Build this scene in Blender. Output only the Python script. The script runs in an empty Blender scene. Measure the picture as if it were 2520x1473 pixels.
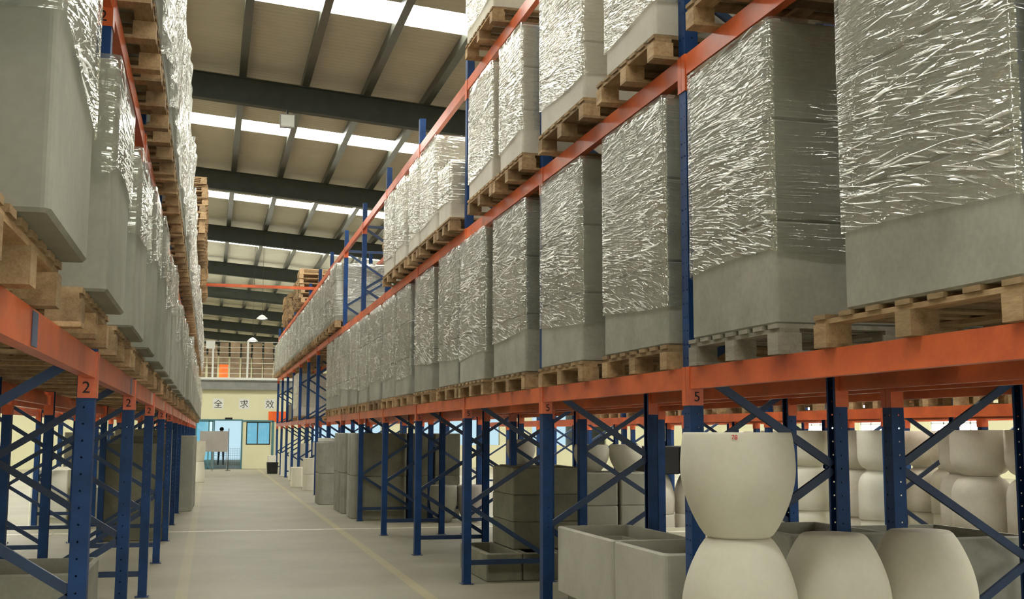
import bpy, math, random
from mathutils import Vector, Matrix
S = bpy.context.scene
C = S.collection
# ------------------------------------------------------------------ camera, world, exposure
FX, W_, H_ = 2826.0, 2520.0, 1473.0
def norm(v): return Vector(v).normalized()
aisle = norm((515 - 1260, 1064 - 736.5, FX))            # camera space: x right, y down, z forward
up = Vector((1345 - 1260, -24300.0, FX)).normalized()
up = (up - aisle * up.dot(aisle)).normalized()
right = aisle.cross(up); right.normalize()
if right.x < 0: right = -right
# camera axes written in world axes (X right of aisle, Y down the aisle, Z up)
cx = Vector((right.x, aisle.x, up.x)); cy = Vector((right.y, aisle.y, up.y)); cz = Vector((right.z, aisle.z, up.z))
cam = bpy.data.cameras.new('camera'); cam.sensor_width = 36; cam.lens = 36 * FX / W_; cam.clip_end = 300
co = bpy.data.objects.new('camera', cam); C.objects.link(co)
rot = Matrix((cx, -cy, -cz)).transposed()
co.matrix_world = Matrix.Translation((0, 0, 1.5)) @ rot.to_4x4()
S.camera = co
world = bpy.data.worlds.new('sky'); S.world = world; world.use_nodes = True
world.node_tree.nodes['Background'].inputs[0].default_value = (0.80, 0.90, 1.0, 1)
world.node_tree.nodes['Background'].inputs[1].default_value = 1.0
S.view_settings.view_transform = 'Standard'; S.view_settings.look = 'None'
S.view_settings.gamma = 1; S.view_settings.use_curve_mapping = False
S.view_settings.exposure = 0.0
SKY_E, FILL_WIN_E, LOBBY_E, FILL_DOOR_E = 26.0, 4.0, 0.9, 7.0
rng = random.Random(7)
# ------------------------------------------------------------------ materials
MATS = {}
class NT:
    def __init__(s, name):
        s.m = bpy.data.materials.new(name); s.m.use_nodes = True; MATS[name] = s.m
        s.t = s.m.node_tree; s.t.nodes.clear(); s.out = s.n('ShaderNodeOutputMaterial')
    def n(s, typ, **k):
        x = s.t.nodes.new(typ)
        for a, b in k.items():
            if a.startswith('i_'):
                key = a[2:]; x.inputs[int(key) if key.isdigit() else key.replace('_', ' ')].default_value = b
            else: setattr(x, a, b)
        return x
    def l(s, a, b): s.t.links.new(a, b)
    def math(s, op, a, b=None, c=None):
        x = s.n('ShaderNodeMath', operation=op)
        for i, v in enumerate((a, b, c)):
            if v is None: continue
            if isinstance(v, (int, float)): x.inputs[i].default_value = v
            else: s.l(v, x.inputs[i])
        return x.outputs[0]
def mottled(name, c0, c1, rough=.8, scale=3.0, bump=.15, metal=0., rnd=.12, stretch=(1, 1, 1), spec=.3, fine=40, finew=.25):
    n = NT(name)
    tc = n.n('ShaderNodeTexCoord'); oi = n.n('ShaderNodeObjectInfo')
    mp = n.n('ShaderNodeMapping'); mp.inputs['Scale'].default_value = stretch
    n.l(tc.outputs['Object'], mp.inputs[0])
    off = n.n('ShaderNodeVectorMath', operation='ADD')
    sc = n.math('MULTIPLY', oi.outputs['Random'], 37.0)
    n.l(mp.outputs[0], off.inputs[0]); n.l(sc, off.inputs[1])
    a = n.n('ShaderNodeTexNoise', i_Scale=scale, i_Detail=6, i_Roughness=.6); n.l(off.outputs[0], a.inputs['Vector'])
    b = n.n('ShaderNodeTexNoise', i_Scale=fine, i_Detail=3); n.l(off.outputs[0], b.inputs['Vector'])
    m1 = n.math('MULTIPLY', a.outputs[0], 1 - finew); m2 = n.math('MULTIPLY', b.outputs[0], finew)
    s = n.math('ADD', m1, m2)
    r = n.n('ShaderNodeValToRGB'); r.color_ramp.elements[0].color = (*c0, 1); r.color_ramp.elements[1].color = (*c1, 1)
    r.color_ramp.elements[0].position = .32; r.color_ramp.elements[1].position = .68
    n.l(s, r.inputs[0])
    hv = n.n('ShaderNodeHueSaturation'); v = n.math('MULTIPLY_ADD', oi.outputs['Random'], 2 * rnd, 1 - rnd)
    n.l(v, hv.inputs['Value']); n.l(r.outputs[0], hv.inputs['Color'])
    p = n.n('ShaderNodeBsdfPrincipled', i_Roughness=rough, i_Metallic=metal); p.inputs['Specular IOR Level'].default_value = spec
    n.l(hv.outputs[0], p.inputs['Base Color'])
    bp = n.n('ShaderNodeBump', i_Strength=bump, i_Distance=.01); n.l(s, bp.inputs['Height']); n.l(bp.outputs[0], p.inputs['Normal'])
    n.l(p.outputs[0], n.out.inputs[0])
    return n, p, hv
mottled('concrete', (.26, .256, .212), (.40, .39, .33), rnd=.10)
mottled('concrete_pale', (.40, .39, .325), (.52, .505, .425), rnd=.05)
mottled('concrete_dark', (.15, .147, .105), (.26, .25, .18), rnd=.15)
mottled('concrete_light', (.25, .248, .204), (.34, .332, .272), rnd=.06, bump=.08)
mottled('limestone', (.54, .50, .42), (.68, .63, .53), rnd=.06, bump=.08)
mottled('cream', (.66, .63, .52), (.76, .73, .61), rough=.7, bump=.06, rnd=.04)
mottled('white_pot', (.76, .745, .63), (.86, .84, .72), rough=.6, bump=.04, rnd=.05)
mottled('wood', (.24, .145, .07), (.47, .33, .18), rough=.75, scale=5, stretch=(4, .7, 4), rnd=.28, bump=.2)
mottled('wood_grey', (.22, .20, .16), (.36, .33, .27), rough=.85, scale=5, stretch=(4, .7, 4), rnd=.2)
mottled('orange_paint', (.40, .062, .020), (.78, .16, .042), rough=.34, bump=.05, rnd=.14, spec=.5, scale=1.6, stretch=(1, 1.2, 1.5), finew=.12)  # patchy tone paints in the bright and dark reflections on the beams
mottled('blue_paint', (.010, .040, .14), (.022, .075, .22), rough=.4, bump=.03, rnd=.15, spec=.5)
mottled('blue_brace', (.008, .022, .07), (.018, .05, .12), rough=.4, bump=.03, rnd=.15, spec=.5)
mottled('steel_green', (.030, .034, .027), (.045, .050, .038), rough=.6, bump=.03, rnd=.05)
mottled('galvanised', (.055, .058, .046), (.09, .09, .07), rough=.33, metal=.3, bump=.03, rnd=.05)
mottled('wall_cream', (.60, .58, .38), (.68, .65, .44), rough=.8, bump=.03, rnd=0, scale=.6)
mottled('grey_paint', (.20, .20, .19), (.27, .27, .25), rough=.6, rnd=.05)
mottled('white_paint', (.62, .62, .58), (.72, .72, .68), rough=.6, rnd=.05)
mottled('board_grey', (.36, .33, .30), (.42, .39, .36), rough=.6, rnd=.05)
mottled('teal_frame', (.06, .16, .18), (.09, .21, .23), rough=.4, rnd=.05)
mottled('black_plastic', (.010, .010, .010), (.02, .02, .018), rough=.5, rnd=.1)
mottled('cardboard', (.10, .068, .04), (.19, .135, .08), rough=.85, rnd=.3)
mottled('trousers', (.02, .03, .05), (.035, .05, .08), rough=.9)
mottled('jacket', (.10, .07, .05), (.16, .11, .08), rough=.9)
mottled('skin', (.42, .24, .16), (.50, .30, .20), rough=.6)
mottled('hair', (.008, .007, .006), (.015, .012, .01), rough=.6)
mottled('red_cloth', (.75, .10, .02), (.95, .20, .04), rough=.8)
mottled('marker_red', (.6, .05, .04), (.7, .06, .05), rough=.8)
mottled('blue_label', (.12, .16, .26), (.17, .21, .32), rough=.6)
mottled('ink', (.012, .012, .012), (.02, .02, .02), rough=.7)
# ceiling sheets: fine corrugation lines running across the hall
n, p, hv = mottled('roof_sheet', (.40, .375, .295), (.475, .445, .355), rough=.8, scale=.7, rnd=0, bump=.0)
tc = n.n('ShaderNodeTexCoord'); wv = n.n('ShaderNodeTexWave', wave_type='BANDS', bands_direction='Y', i_Scale=1.6, i_Distortion=1.2, i_Detail=2)
n.l(tc.outputs['Object'], wv.inputs['Vector']); bp = n.n('ShaderNodeBump', i_Strength=.35, i_Distance=.03)
n.l(wv.outputs[0], bp.inputs['Height']); n.l(bp.outputs[0], p.inputs['Normal'])
# floor: pale sealed concrete with cast joints and worn yellow and white lines
n = NT('floor_concrete')
tc = n.n('ShaderNodeTexCoord'); sp = n.n('ShaderNodeSeparateXYZ'); n.l(tc.outputs['Object'], sp.inputs[0])
a = n.n('ShaderNodeTexNoise', i_Scale=.8, i_Detail=7); n.l(tc.outputs['Object'], a.inputs[0])
b = n.n('ShaderNodeTexNoise', i_Scale=14, i_Detail=4); n.l(tc.outputs['Object'], b.inputs[0])
s = n.math('ADD', n.math('MULTIPLY', a.outputs[0], .7), n.math('MULTIPLY', b.outputs[0], .3))
r = n.n('ShaderNodeValToRGB'); r.color_ramp.elements[0].color = (.20, .182, .128, 1); r.color_ramp.elements[1].color = (.26, .240, .172, 1)
r.color_ramp.elements[0].position = .35; r.color_ramp.elements[1].position = .65; n.l(s, r.inputs[0])
def band(coord, c, w):
    return n.math('LESS_THAN', n.math('ABSOLUTE', n.math('SUBTRACT', coord, c)), w)
wear = n.math('MULTIPLY_ADD', b.outputs[0], 1.0, .0)
def mixc(fac, col, prev):
    m = n.n('ShaderNodeMix', data_type='RGBA'); n.l(fac, m.inputs[0]); n.l(prev, m.inputs[6]); m.inputs[7].default_value = (*col, 1); return m.outputs[2]
c = r.outputs[0]
c = mixc(n.math('MULTIPLY', n.math('MULTIPLY', band(sp.outputs[0], 2.02, .055), wear), .5), (.52, .40, .16), c)
c = mixc(n.math('MULTIPLY', n.math('MULTIPLY', band(sp.outputs[0], -.20, .055), wear), .3), (.50, .38, .16), c)
c = mixc(n.math('MULTIPLY', n.math('MULTIPLY', band(sp.outputs[1], 18.5, .06), wear), 1.3), (.72, .68, .58), c)
c = mixc(n.math('MULTIPLY', band(n.math('PINGPONG', n.math('ADD', sp.outputs[1], 3.1), 3.0), 0, .006), .6), (.12, .11, .09), c)
c = mixc(n.math('MULTIPLY', band(n.math('PINGPONG', n.math('ADD', sp.outputs[0], 2.2), 3.0), 0, .006), .6), (.12, .11, .09), c)
p = n.n('ShaderNodeBsdfPrincipled'); n.l(c, p.inputs['Base Color'])
rr = n.math('MULTIPLY_ADD', b.outputs[0], .25, .42); n.l(rr, p.inputs['Roughness']); p.inputs['Specular IOR Level'].default_value = .35
bp = n.n('ShaderNodeBump', i_Strength=.08, i_Distance=.01); n.l(b.outputs[0], bp.inputs['Height']); n.l(bp.outputs[0], p.inputs['Normal'])
n.l(p.outputs[0], n.out.inputs[0])
# perforated post: rows of real holes
n = NT('post_paint')
tc = n.n('ShaderNodeTexCoord'); sp = n.n('ShaderNodeSeparateXYZ'); n.l(tc.outputs['Object'], sp.inputs[0])
X, Y, Z = sp.outputs
ay = n.math('ABSOLUTE', Y)
zz = n.math('ABSOLUTE', n.math('SUBTRACT', n.math('MODULO', Z, .075), .0375))
web = n.math('MULTIPLY', n.math('LESS_THAN', X, .004), n.math('LESS_THAN', n.math('ADD', n.math('ABSOLUTE', n.math('SUBTRACT', ay, .022)), n.math('MULTIPLY', zz, .6)), .0065))
fl = n.math('MULTIPLY', n.math('GREATER_THAN', ay, .040), n.math('LESS_THAN', n.math('ADD', n.math('ABSOLUTE', n.math('SUBTRACT', X, .045)), zz), .0065))
hole = n.math('MINIMUM', n.math('ADD', web, fl), 1.0)
a = n.n('ShaderNodeTexNoise', i_Scale=4, i_Detail=5); n.l(tc.outputs['Object'], a.inputs[0])
r = n.n('ShaderNodeValToRGB'); r.color_ramp.elements[0].color = (.004, .028, .10, 1); r.color_ramp.elements[1].color = (.009, .052, .185, 1)
r.color_ramp.elements[0].position = .35; r.color_ramp.elements[1].position = .65; n.l(a.outputs[0], r.inputs[0])
p = n.n('ShaderNodeBsdfPrincipled', i_Roughness=.5); p.inputs['Specular IOR Level'].default_value = .3; n.l(r.outputs[0], p.inputs['Base Color'])
tr = n.n('ShaderNodeBsdfTransparent'); mx = n.n('ShaderNodeMixShader'); n.l(hole, mx.inputs[0]); n.l(p.outputs[0], mx.inputs[1]); n.l(tr.outputs[0], mx.inputs[2]); n.l(mx.outputs[0], n.out.inputs[0])
# stretch film: clear, glossy, gathered into long thin creases round the load, their highlights painted in
def film(name, haze, gloss, fmin, perp=42., al=3.2, dist=.006, crumple=.05, thr=.586, amt=.5):
    n = NT(name)
    tc = n.n('ShaderNodeTexCoord'); oi = n.n('ShaderNodeObjectInfo')
    off = n.n('ShaderNodeVectorMath', operation='ADD'); n.l(tc.outputs['Object'], off.inputs[0]); n.l(n.math('MULTIPLY', oi.outputs['Random'], 19.0), off.inputs[1])
    big = n.n('ShaderNodeTexNoise', i_Scale=1.6, i_Detail=0); n.l(off.outputs[0], big.inputs[0])
    sp = n.n('ShaderNodeSeparateXYZ'); n.l(tc.outputs['Generated'], sp.inputs[0])
    def streaks(pp, aa, a0, a1, wob, dis=.35, off2=0.):
        ang = n.math('ADD', n.math('MULTIPLY_ADD', sp.outputs[2], a1 - a0, a0), n.math('MULTIPLY_ADD', big.outputs[0], wob, -wob / 2))
        vr = n.n('ShaderNodeVectorRotate', rotation_type='X_AXIS'); n.l(tc.outputs['Object'], vr.inputs['Vector']); n.l(ang, vr.inputs['Angle'])
        mp = n.n('ShaderNodeMapping'); mp.inputs['Scale'].default_value = (aa, aa, pp); n.l(vr.outputs[0], mp.inputs[0])
        ad = n.n('ShaderNodeVectorMath', operation='ADD'); n.l(mp.outputs[0], ad.inputs[0]); n.l(n.math('MULTIPLY_ADD', oi.outputs['Random'], 91.0, off2), ad.inputs[1])
        t = n.n('ShaderNodeTexNoise', i_Scale=1, i_Detail=1.5, i_Roughness=.5, i_Distortion=dis); n.l(ad.outputs[0], t.inputs[0]); return t.outputs[0]
    h1 = streaks(perp, al, -.24, .06, .14, .05); h2 = streaks(perp * .55, al * .7, -.05, .24, .20, .05, 3.7); h3 = streaks(perp * 1.25, al * 1.5, -.40, -.08, .2, .05, 9.1)
    m3 = n.n('ShaderNodeTexNoise', i_Scale=3.2, i_Detail=2); n.l(off.outputs[0], m3.inputs[0])
    def ramp(v, a0, a1, b0=0., b1=1.):
        r = n.n('ShaderNodeMapRange', interpolation_type='SMOOTHSTEP'); r.inputs[1].default_value = a0; r.inputs[2].default_value = a1; r.inputs[3].default_value = b0; r.inputs[4].default_value = b1; n.l(v, r.inputs[0]); return r.outputs[0]
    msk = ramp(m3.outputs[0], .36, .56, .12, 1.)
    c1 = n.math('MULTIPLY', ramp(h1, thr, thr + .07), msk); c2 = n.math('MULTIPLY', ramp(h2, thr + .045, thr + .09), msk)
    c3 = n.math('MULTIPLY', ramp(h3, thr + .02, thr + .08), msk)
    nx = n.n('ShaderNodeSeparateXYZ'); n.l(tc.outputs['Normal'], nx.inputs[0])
    side = n.math('MULTIPLY_ADD', n.math('ABSOLUTE', nx.outputs[0]), .80, .20)      # painted glints held back on the short faces, which lie in shade
    crease_glint = n.math('MULTIPLY', n.math('MAXIMUM', n.math('MAXIMUM', c1, c2), c3), side)  # real folds plus painted highlights: streaks turn whiter and more opaque
    cn = n.n('ShaderNodeTexNoise', i_Scale=7, i_Detail=3, i_Distortion=1.0); n.l(off.outputs[0], cn.inputs[0])
    h = n.math('ADD', n.math('ADD', n.math('MULTIPLY', n.math('ADD', h1, h2), 1.0), crease_glint), n.math('MULTIPLY', cn.outputs[0], crumple * 20))
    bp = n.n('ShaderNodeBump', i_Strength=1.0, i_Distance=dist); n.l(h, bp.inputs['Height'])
    g = n.n('ShaderNodeBsdfGlossy'); g.inputs['Color'].default_value = (.97, .97, .92, 1); n.l(bp.outputs[0], g.inputs['Normal']); n.l(n.math('MULTIPLY_ADD', crease_glint, .22, .10), g.inputs['Roughness'])
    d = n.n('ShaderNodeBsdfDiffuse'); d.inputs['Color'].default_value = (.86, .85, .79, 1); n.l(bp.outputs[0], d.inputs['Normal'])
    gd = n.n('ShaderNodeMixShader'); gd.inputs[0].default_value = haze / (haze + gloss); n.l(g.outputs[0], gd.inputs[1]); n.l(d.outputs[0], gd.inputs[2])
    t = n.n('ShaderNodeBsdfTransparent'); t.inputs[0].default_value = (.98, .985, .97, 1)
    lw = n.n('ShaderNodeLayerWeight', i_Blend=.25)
    f = n.math('MINIMUM', n.math('ADD', n.math('ADD', n.math('MULTIPLY', lw.outputs['Fresnel'], .2), fmin), n.math('MULTIPLY', crease_glint, amt)), .95)
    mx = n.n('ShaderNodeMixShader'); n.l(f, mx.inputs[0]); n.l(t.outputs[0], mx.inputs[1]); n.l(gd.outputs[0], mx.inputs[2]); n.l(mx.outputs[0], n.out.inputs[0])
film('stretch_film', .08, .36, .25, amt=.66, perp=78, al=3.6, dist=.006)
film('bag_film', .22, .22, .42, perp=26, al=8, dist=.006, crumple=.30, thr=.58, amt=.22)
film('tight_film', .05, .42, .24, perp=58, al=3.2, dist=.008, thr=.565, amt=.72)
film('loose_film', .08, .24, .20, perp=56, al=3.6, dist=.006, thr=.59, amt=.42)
def emis(name, col, e):
    n = NT(name); em = n.n('ShaderNodeEmission', i_Strength=e); em.inputs[0].default_value = (*col, 1); n.l(em.outputs[0], n.out.inputs[0])
emis('skylight', (1.0, 1.0, .92), SKY_E)
emis('added_window_glow', (.93, .97, 1.0), FILL_WIN_E)
emis('added_door_glow', (.97, 1.0, .93), FILL_DOOR_E)
emis('lobby_daylight', (.62, .88, 1.0), LOBBY_E)
emis('lamp_glow', (1.0, .97, .88), 6.0)
n = NT('pane_glass'); g = n.n('ShaderNodeBsdfGlossy', i_Roughness=.03); t = n.n('ShaderNodeBsdfTransparent'); t.inputs[0].default_value = (.62, .86, .92, 1)
mx = n.n('ShaderNodeMixShader', i_0=.1); n.l(t.outputs[0], mx.inputs[1]); n.l(g.outputs[0], mx.inputs[2]); n.l(mx.outputs[0], n.out.inputs[0])
# ------------------------------------------------------------------ mesh helpers
class MB:
    def __init__(s): s.v = []; s.f = []; s.sm = []
    def add(s, vs, fs, smooth=False):
        o = len(s.v); s.v += [tuple(v) for v in vs]; s.f += [tuple(i + o for i in f) for f in fs]; s.sm += [smooth] * len(fs); return s
    def box(s, x0, x1, y0, y1, z0, z1):
        vs = [(x, y, z) for z in (z0, z1) for x, y in ((x0, y0), (x1, y0), (x1, y1), (x0, y1))]
        return s.add(vs, [(3, 2, 1, 0), (4, 5, 6, 7), (0, 1, 5, 4), (1, 2, 6, 5), (2, 3, 7, 6), (3, 0, 4, 7)])
    def bar(s, p, q, w, h, ref=(1, 0, 0)):
        p, q = Vector(p), Vector(q); d = (q - p).normalized(); a = d.cross(Vector(ref)); a.normalize(); b = d.cross(a)
        vs = [e + a * (i * w / 2) + b * (j * h / 2) for e in (p, q) for i, j in ((-1, -1), (1, -1), (1, 1), (-1, 1))]
        return s.add(vs, [(3, 2, 1, 0), (4, 5, 6, 7), (0, 1, 5, 4), (1, 2, 6, 5), (2, 3, 7, 6), (3, 0, 4, 7)])
    def lathe(s, prof, n=40, cx=0, cy=0, smooth=True):
        vs = []; fs = []
        for r, z in prof:
            for i in range(n):
                a = 2 * math.pi * i / n; vs.append((cx + r * math.cos(a), cy + r * math.sin(a), z))
        for j in range(len(prof) - 1):
            for i in range(n):
                k = (i + 1) % n; fs.append((j * n + i, j * n + k, (j + 1) * n + k, (j + 1) * n + i))
        return s.add(vs, fs, smooth)
    def loops(s, loops, cap0=True, cap1=True, smooth=False):
        n = len(loops[0]); vs = [p for L in loops for p in L]; fs = []
        for j in range(len(loops) - 1):
            for i in range(n):
                k = (i + 1) % n; fs.append((j * n + i, j * n + k, (j + 1) * n + k, (j + 1) * n + i))
        if cap0: fs.append(tuple(range(n - 1, -1, -1)))
        if cap1: fs.append(tuple((len(loops) - 1) * n + i for i in range(n)))
        return s.add(vs, fs, smooth)
    def mesh(s, name):
        m = bpy.data.meshes.new(name); m.from_pydata(s.v, [], s.f); m.polygons.foreach_set('use_smooth', s.sm); m.validate(); m.update(); return m
def rect_loop(w, d, r, z, k=4, x0=0, y0=0):
    pts = []
    for sx, sy, a0 in ((1, -1, -90), (1, 1, 0), (-1, 1, 90), (-1, -1, 180)):
        for i in range(k + 1):
            a = math.radians(a0 + 90 * i / k); pts.append((x0 + sx * (w / 2 - r) + r * math.cos(a), y0 + sy * (d / 2 - r) + r * math.sin(a), z))
    return pts
def link(o, parent=None, loc=None, rz=0):
    C.objects.link(o)
    if parent is not None: o.parent = parent
    if loc is not None: o.location = loc
    if rz: o.rotation_euler[2] = rz
    return o
def obj(name, mesh, mat, parent=None, loc=None, rz=0):
    if isinstance(mesh, MB): mesh = mesh.mesh(name)
    if mat and not mesh.materials: mesh.materials.append(MATS[mat])
    return link(bpy.data.objects.new(name, mesh), parent, loc, rz)
def obj2(name, mesh, mat, parent=None, loc=None, rz=0):        # shared mesh, material on the object slot
    o = link(bpy.data.objects.new(name, mesh), parent, loc, rz)
    if not mesh.materials: mesh.materials.append(None)
    o.material_slots[0].link = 'OBJECT'; o.material_slots[0].material = MATS[mat]; return o
def thing(name, label, cat, loc, group=None, rz=0):
    return tag(link(bpy.data.objects.new(name, None), None, loc, rz), label, cat, group)
def tag(o, label, cat, group=None):
    o['label'] = label; o['category'] = cat
    if group: o['group'] = group
    return o
def struct(name, mb, mat, loc=None, parent=None):
    o = obj(name, mb, mat, parent, loc)
    if parent is None: o['kind'] = 'structure'
    return o
ORD = 'first second third fourth fifth sixth seventh eighth ninth tenth eleventh twelfth thirteenth fourteenth fifteenth sixteenth seventeenth eighteenth nineteenth twentieth'.split()
TENS = {2: 'twenty', 3: 'thirty', 4: 'forty', 5: 'fifty'}
def nth(i):
    if i < 20: return ORD[i]
    t, u = divmod(i + 1, 10); return (TENS[t][:-1] + 'ieth') if u == 0 else TENS[t] + '-' + ORD[u - 1]
# ------------------------------------------------------------------ setting
ZR = lambda x: 9.45 - .075 * x                      # top of the rafters falls towards +X
XW0, XW1, YW0, YW1 = -23., 27., -12., 114.
struct('floor', MB().box(XW0, XW1, YW0, YW1, -.1, 0), 'floor_concrete')
def sloped(x0, x1, y0, y1, dz0, dz1):
    vs = [(x, y, ZR(x) + dz) for dz in (dz0, dz1) for x, y in ((x0, y0), (x1, y0), (x1, y1), (x0, y1))]
    return MB().add(vs, [(3, 2, 1, 0), (4, 5, 6, 7), (0, 1, 5, 4), (1, 2, 6, 5), (2, 3, 7, 6), (3, 0, 4, 7)])
SK = [20.95 + 9.7 * k for k in range(-2, 10)]
edges = [YW0] + [e for y in SK for e in (y - .55, y + .55)] + [YW1]
ceil = MB()
for i in range(0, len(edges), 2):
    m = sloped(XW0, XW1, edges[i], edges[i + 1], .22, .30); ceil.add(m.v, m.f)
struct('ceiling', ceil, 'roof_sheet')
wn = 0
for y in SK:
    wn += 1; struct('window_%d' % wn, sloped(XW0, XW1, y - .55, y + .55, .24, .27), 'skylight')
tn = 0
for k in range(-2, 10):
    y = 25.8 + 9.7 * k; m = MB()
    for a, b, dz0, dz1 in ((-.012, .012, -.58, -.02), (-.11, .11, -.60, -.58), (-.11, .11, -.02, 0)):
        q = sloped(XW0, XW1, y + a, y + b, dz0, dz1); m.add(q.v, q.f)
    tn += 1; struct('trim_%d' % tn, m, 'steel_green')
for i in range(-7, 10):
    x = .47 + 1.395 * i; z = ZR(x); m = MB()
    m.box(x - .08, x + .08, YW0, YW1, z + .005, z + .012); m.box(x - .08, x - .073, YW0, YW1, z + .01, z + .21); m.box(x - .08, x + .08, YW0, YW1, z + .205, z + .213)
    tn += 1; struct('trim_%d' % tn, m, 'galvanised')
# side and end walls
def wall_with_openings(axis, c, t, a0, a1, z0, z1, holes):
    """wall along one axis with rectangular openings (a0,a1,z0,z1)"""
    m = MB()
    def bx(p0, p1, q0, q1):
        if p1 - p0 < 1e-4 or q1 - q0 < 1e-4: return
        if axis == 'x': m.box(p0, p1, c, c + t, q0, q1)
        else: m.box(c, c + t, p0, p1, q0, q1)
    hs = sorted(holes); x = a0
    for h0, h1, b, tp in hs:
        bx(x, h0, z0, z1); bx(h0, h1, z0, b); bx(h0, h1, tp, z1); x = h1
    bx(x, a1, z0, z1); return m
side_holes = [(y, y + 3.2, 1.0, 2.9) for y in range(-9, 48, 5)]
hi = []
struct('wall_right', wall_with_openings('y', XW1, .2, YW0, YW1, 0, 7.72, side_holes), 'wall_cream')
struct('wall_left', wall_with_openings('y', XW0 - .2, .2, YW0, YW1, 0, 11.4, side_holes), 'wall_cream')
for xx in (XW1 + .08, XW0 - .12):
    for y0, y1, b, tp in side_holes:
        wn += 1; w = struct('window_%d' % wn, MB().box(xx, xx + .03, y0, y1, b, tp), 'added_window_glow')  # side windows are guessed, added as glowing panes for fill light
        f = MB()
        for k in range(5): yy = y0 + (y1 - y0) * k / 4; f.box(xx - .03, xx + .06, yy - .03, yy + .03, b, tp)
        for k in range(3): z = b + (tp - b) * k / 2; f.box(xx - .03, xx + .06, y0, y1, z - .03, z + .03)
        obj('window_frame', f, 'white_paint', w)
struct('wall_front', wall_with_openings('x', YW0 - .2, .2, XW0, XW1, 0, 11.4, [(0., 9.5, 0.0, 3.2)]), 'wall_cream')
wn += 1; struct('window_%d' % wn, MB().box(0., 9.5, YW0 - .15, YW0 - .12, 0.0, 3.2), 'added_door_glow')  # glowing doorway behind the camera, added to brighten the near pots
struct('wall_far', MB().box(XW0, XW1, YW1, YW1 + .2, 0, 11.4), 'wall_cream')
YB = 49.9
struct('wall_back', wall_with_openings('x', YB, .2, XW0, XW1, 0, 3.36, [(-1.9, 1.30, 0, 2.02), (1.50, 2.50, 1.0, 1.96), (4.2, 7.2, 1.0, 2.5), (9, 12.5, 1.0, 2.5), (14, 17.5, 1., 2.5)]), 'wall_cream')
# lobby behind the doors
struct('wall_lobby', MB().box(-6, 20, 56.2, 56.3, 0, 3.3), 'white_paint')
for a, b in ((-1.6, 3.4), (4.2, 17.5)):
    wn += 1; struct('window_%d' % wn, MB().box(a, b, 56.1, 56.15, .25, 2.6), 'lobby_daylight')
# sliding glass doors and office window in the back wall
def glazed(name, x0, x1, z0, z1, y, bars_x=(), bars_z=(), fr=.05, mat='teal_frame'):
    w = struct(name, MB().box(x0, x1, y, y + .012, z0, z1), 'pane_glass'); f = MB()
    for x in (x0 + fr / 2, x1 - fr / 2, *bars_x): f.box(x - fr / 2, x + fr / 2, y - .03, y + .05, z0, z1)
    for z in (z0 + fr / 2, z1 - fr / 2, *bars_z): f.box(x0, x1, y - .03, y + .05, z - fr / 2, z + fr / 2)
    obj('window_frame' if name.startswith('window') else 'door_frame', f, mat, w); return w
glazed('door_1', -1.88, -.62, 0.01, 2.0, YB + .06, bars_x=(-1.2,))
glazed('door_2', -.56, .16, 0.01, 2.0, YB + .02, bars_x=(-.02,))
wn += 1; glazed('window_%d' % wn, 1.50, 2.50, 1.0, 1.96, YB + .05, bars_x=(1.97,), fr=.045, mat='steel_green')
struct('trim_frame', MB().box(1.30, 1.36, YB - .02, YB + .2, 0, 2.05).box(.17, .22, YB - .02, YB + .2, 0, 2.05).box(-1.9, 1.36, YB - .03, YB + .2, 2.0, 2.06).box(1.36, 2.62, YB - .03, YB + .0, 1.96, 2.03).box(2.55, 2.65, YB - .03, YB, 0, 2.0), 'teal_frame')
bd = MB()
for k in range(8): bd.box(.23, 1.30, YB + 1.2, YB + 1.21, .12 + k * .1, .128 + k * .1)
for k in range(12): bd.box(.25 + k * .093, .258 + k * .093, YB + 1.2, YB + 1.21, 0, .85)
tag(obj('fence_panel', bd, 'grey_paint', None, None), 'low grey wire fence panel seen through the open glass doorway', 'fence')
# mezzanine: edge beam, floor and railing
struct('trim_mezzanine', MB().box(XW0, XW1, YB - .25, YB - .05, 3.30, 3.36).box(XW0, XW1, YB - .16, YB - .14, 3.36, 3.66).box(XW0, XW1, YB - .25, YB - .05, 3.66, 3.70), 'grey_paint')
struct('floor_mezzanine', MB().box(XW0, XW1, YB - .3, 62, 3.70, 3.80), 'white_paint')
rl = MB()
for k in range(-10, 12): rl.box(.05 + k * 1.42 - .04, .05 + k * 1.42 + .04, YB - .2, YB - .12, 3.8, 5.34)
for z in (3.98, 4.2, 4.42, 4.64, 4.86, 5.08, 5.32): rl.box(-14, 15.6, YB - .18, YB - .14, z - .008, z + .008)
tag(obj('railing', rl, 'white_paint'), 'pale metal railing with thin horizontal rails along the edge of the upper floor', 'railing')
for col in range(11):
    x = -.9 + col * .47
    for lev in range(3):
        h = (.58, .52, .45)[lev] + rng.uniform(-.06, .06)
        w = rng.uniform(.36, .43)
        o = obj('carton', MB().loops([rect_loop(w, .5, .01, 0, 1), rect_loop(w, .5, .01, h, 1)]), 'red_cloth' if (col, lev) == (3, 0) else 'cardboard', None, (x, 51.2 + rng.uniform(-.1, .1), 3.8 if lev == 0 else hprev))
        hprev = o.location.z + h + .002
        lab = ('bright orange carton' if (col, lev) == (3, 0) else 'brown carton') + ' behind upper floor railing, %s row, %s from the end at door side' % (('bottom', 'middle', 'upper')[lev], nth(col))
        tag(o, lab, 'carton', 'cartons stored on the mezzanine')
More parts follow.
